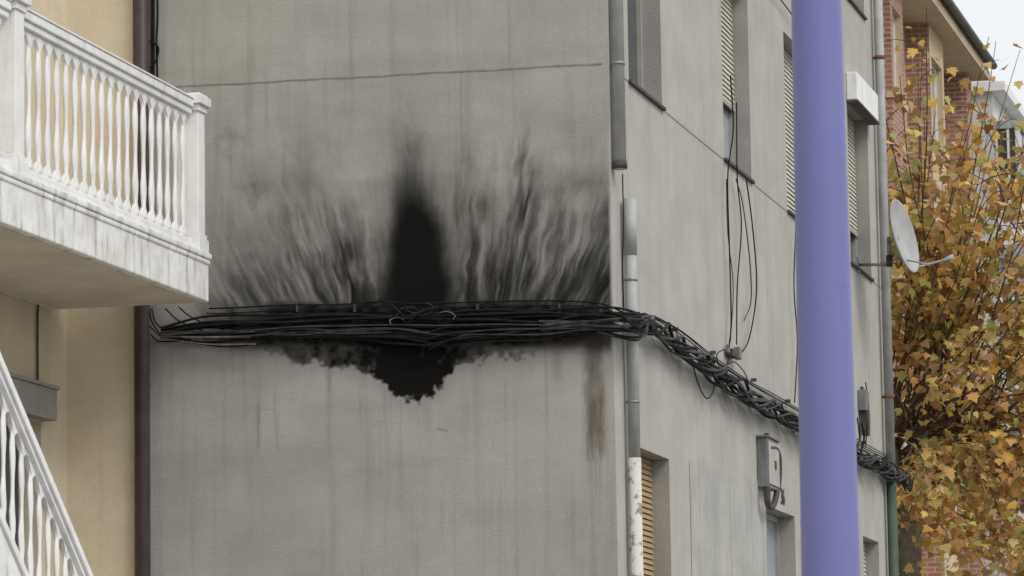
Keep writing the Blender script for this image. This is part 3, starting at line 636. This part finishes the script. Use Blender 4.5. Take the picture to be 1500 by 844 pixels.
# ---------------------------------------------------------------- trees
def tree(tx,ty,hz,nsh,perl,seed,spread=1.0,zdens=None,bias=(0,0,0),bare=0):
    rd=random.Random(seed); tg=group('plane_tree')
    b=MB(); pts=[Vector((tx,ty,.1)),Vector((tx+.05,ty,hz*.35)),Vector((tx-.04,ty+.05,hz*.7)),Vector((tx,ty,hz-.5))]
    rs=[.24,.19,.17,.16]
    rings=[[(p_.x+r_*math.cos(a_)*(1+.06*math.sin(3*a_)),p_.y+r_*math.sin(a_),p_.z) for a_ in [2*math.pi*i/14 for i in range(14)]] for p_,r_ in zip(catmull(pts,6),[rs[min(3,int(i/6))] for i in range(19)])]
    b.loft(rings,'bark'); heads=[]
    for i in range(6):
        a_=i*1.05+rd.random()*.5; h=Vector((tx+math.cos(a_)*rd.uniform(.35,.9),ty+math.sin(a_)*rd.uniform(.35,.9),hz+rd.uniform(-.1,.7)))
        m_=(Vector((tx,ty,hz-.55))+h)/2+Vector((0,0,-.08)); b.tube((tx,ty,hz-.6),m_,.13,.10,'bark',10); b.tube(m_,h,.10,.09,'bark',10)
        rr_=[]
        for j in range(7):
            t=j/6*math.pi; rr_.append([h+Vector((math.sin(t)*.15*math.cos(q_)*(1+.2*math.sin(5*q_)),math.sin(t)*.15*math.sin(q_),-.16*math.cos(t))) for q_ in [2*math.pi*k/10 for k in range(10)]])
        b.loft(rr_,'bark'); heads.append(h)
    b.obj('trunk',tg)
    cu=bpy.data.curves.new('shoots','CURVE'); cu.dimensions='3D'; cu.bevel_depth=1; cu.bevel_resolution=0; cu.materials.append(M['twig'])
    LV=[];LF=[];LC=[]
    pal=[(.66,.43,.11),(.60,.32,.08),(.45,.40,.11),(.36,.35,.10),(.66,.48,.16),(.42,.20,.07),(.54,.28,.08),(.60,.44,.17),(.68,.43,.11),(.34,.18,.07)]
    shape=[(0,-.1),(.22,0),(.5,-.02),(.38,.2),(.58,.42),(.30,.46),(.22,.62),(0,1.0),(-.22,.62),(-.30,.46),(-.58,.42),(-.38,.2),(-.5,-.02),(-.22,0)]
    def leaf(p_,cl_):
        s_=rd.uniform(.07,.15); nn=Vector((rd.gauss(0,1),rd.gauss(0,1)-.3,rd.gauss(0,.8)+.5)).normalized(); a1=nn.cross(Vector((rd.gauss(0,.4),rd.gauss(0,.4),1))).normalized(); a2=a1.cross(nn)
        if a2.z>0: a2=-a2
        n0=len(LV); cup=rd.uniform(-.25,.35)
        for u_,v_ in shape: LV.append(tuple(p_+a1*u_*s_*1.1+a2*v_*s_+nn*(abs(u_)*cup*s_)))
        LF.append(tuple(range(n0,n0+len(shape)))); k=rd.uniform(.6,1.2)
        for _ in shape: LC.extend((cl_[0]*k,cl_[1]*k,cl_[2]*k,1))
    for s_ in range(nsh+bare):
        isb=s_>=nsh
        h=rd.choice(heads); az=rd.uniform(0,2*math.pi); 
        el=R(rd.choice((rd.uniform(45,88),rd.uniform(35,80),rd.uniform(5,45),rd.uniform(-35,10))))
        if isb: el=R(rd.uniform(5,75)); az=rd.gauss(0,1.2)
        ln=rd.uniform(3.0,5.6)*spread if el>.5 else rd.uniform(1.8,3.4)*spread
        if isb: ln=rd.uniform(.8,2.2)
        dr=Vector((math.cos(az)*math.cos(el)+bias[0],math.sin(az)*math.cos(el)+bias[1],math.sin(el))).normalized()
        P_=[h+Vector((rd.gauss(0,.08),rd.gauss(0,.08),rd.gauss(0,.1)))]; n=9; dd=dr.copy()
        for i in range(n):
            dd=(dd+Vector((rd.gauss(0,.05),rd.gauss(0,.05),rd.gauss(0,.04)+(.02 if el>.4 else -.03)))).normalized(); P_.append(P_[-1]+dd*ln/n)
        sp=cu.splines.new('POLY'); sp.points.add(n)
        for i,p_ in enumerate(P_): sp.points[i].co=(*p_,1); sp.points[i].radius=(.010 if isb else .020)*(1-i/n*.8)
        if isb: continue
        clc=[rd.choice(pal) for _ in range(3)]
        subs=[(P_,n)]
        for k in range(rd.randint(3,6)):
            i=rd.randint(3,n-1); o=P_[i]; d3=(dd+Vector((rd.gauss(0,.7),rd.gauss(0,.7),rd.gauss(0,.4)))).normalized(); l3=rd.uniform(.4,1.1)
            Q_=[o]+[o+d3*l3*j/4+Vector((0,0,-.03*j*j*l3)) for j in range(1,5)]
            sp=cu.splines.new('POLY'); sp.points.add(4)
            for j,p_ in enumerate(Q_): sp.points[j].co=(*p_,1); sp.points[j].radius=.008*(1-j*.15)
            subs.append((Q_,4))
        for Q_,nn_ in subs:
            cnt=int(perl*(1 if nn_==n else .35))
            for k in range(cnt):
                t=rd.uniform(.36 if nn_==n else .2,1)*nn_; i=min(int(t),nn_-1); p_=Q_[i].lerp(Q_[i+1],t-i)
                dens=1.0 if zdens is None else np.interp(p_.z,*zdens)
                if rd.random()>dens: continue
                off=Vector((rd.gauss(0,.12),rd.gauss(0,.12),rd.gauss(0,.12)-.06))
                leaf(p_+off,rd.choice(clc) if rd.random()<.7 else rd.choice(pal))
    link(bpy.data.objects.new('shoots',cu),tg)
    me=bpy.data.meshes.new('leaves'); me.from_pydata(LV,[],LF); a=me.attributes.new('lc','FLOAT_COLOR','POINT'); a.data.foreach_set('color',LC)
    me.materials.append(M['leaf']); me.update(); link(bpy.data.objects.new('leaves',me),tg)
tree(-.55,19.6,5.7,95,42,3,1.0,([3,7,8.2,9.2,10.5,12],[1,.95,.8,.55,.32,.2]),(.25,0,0),110)
tree(1.9,24.5,5.9,88,48,5,1.05,([3,8.3,9.8,11.5],[1,.9,.55,.22]),(-.2,0,0),40)
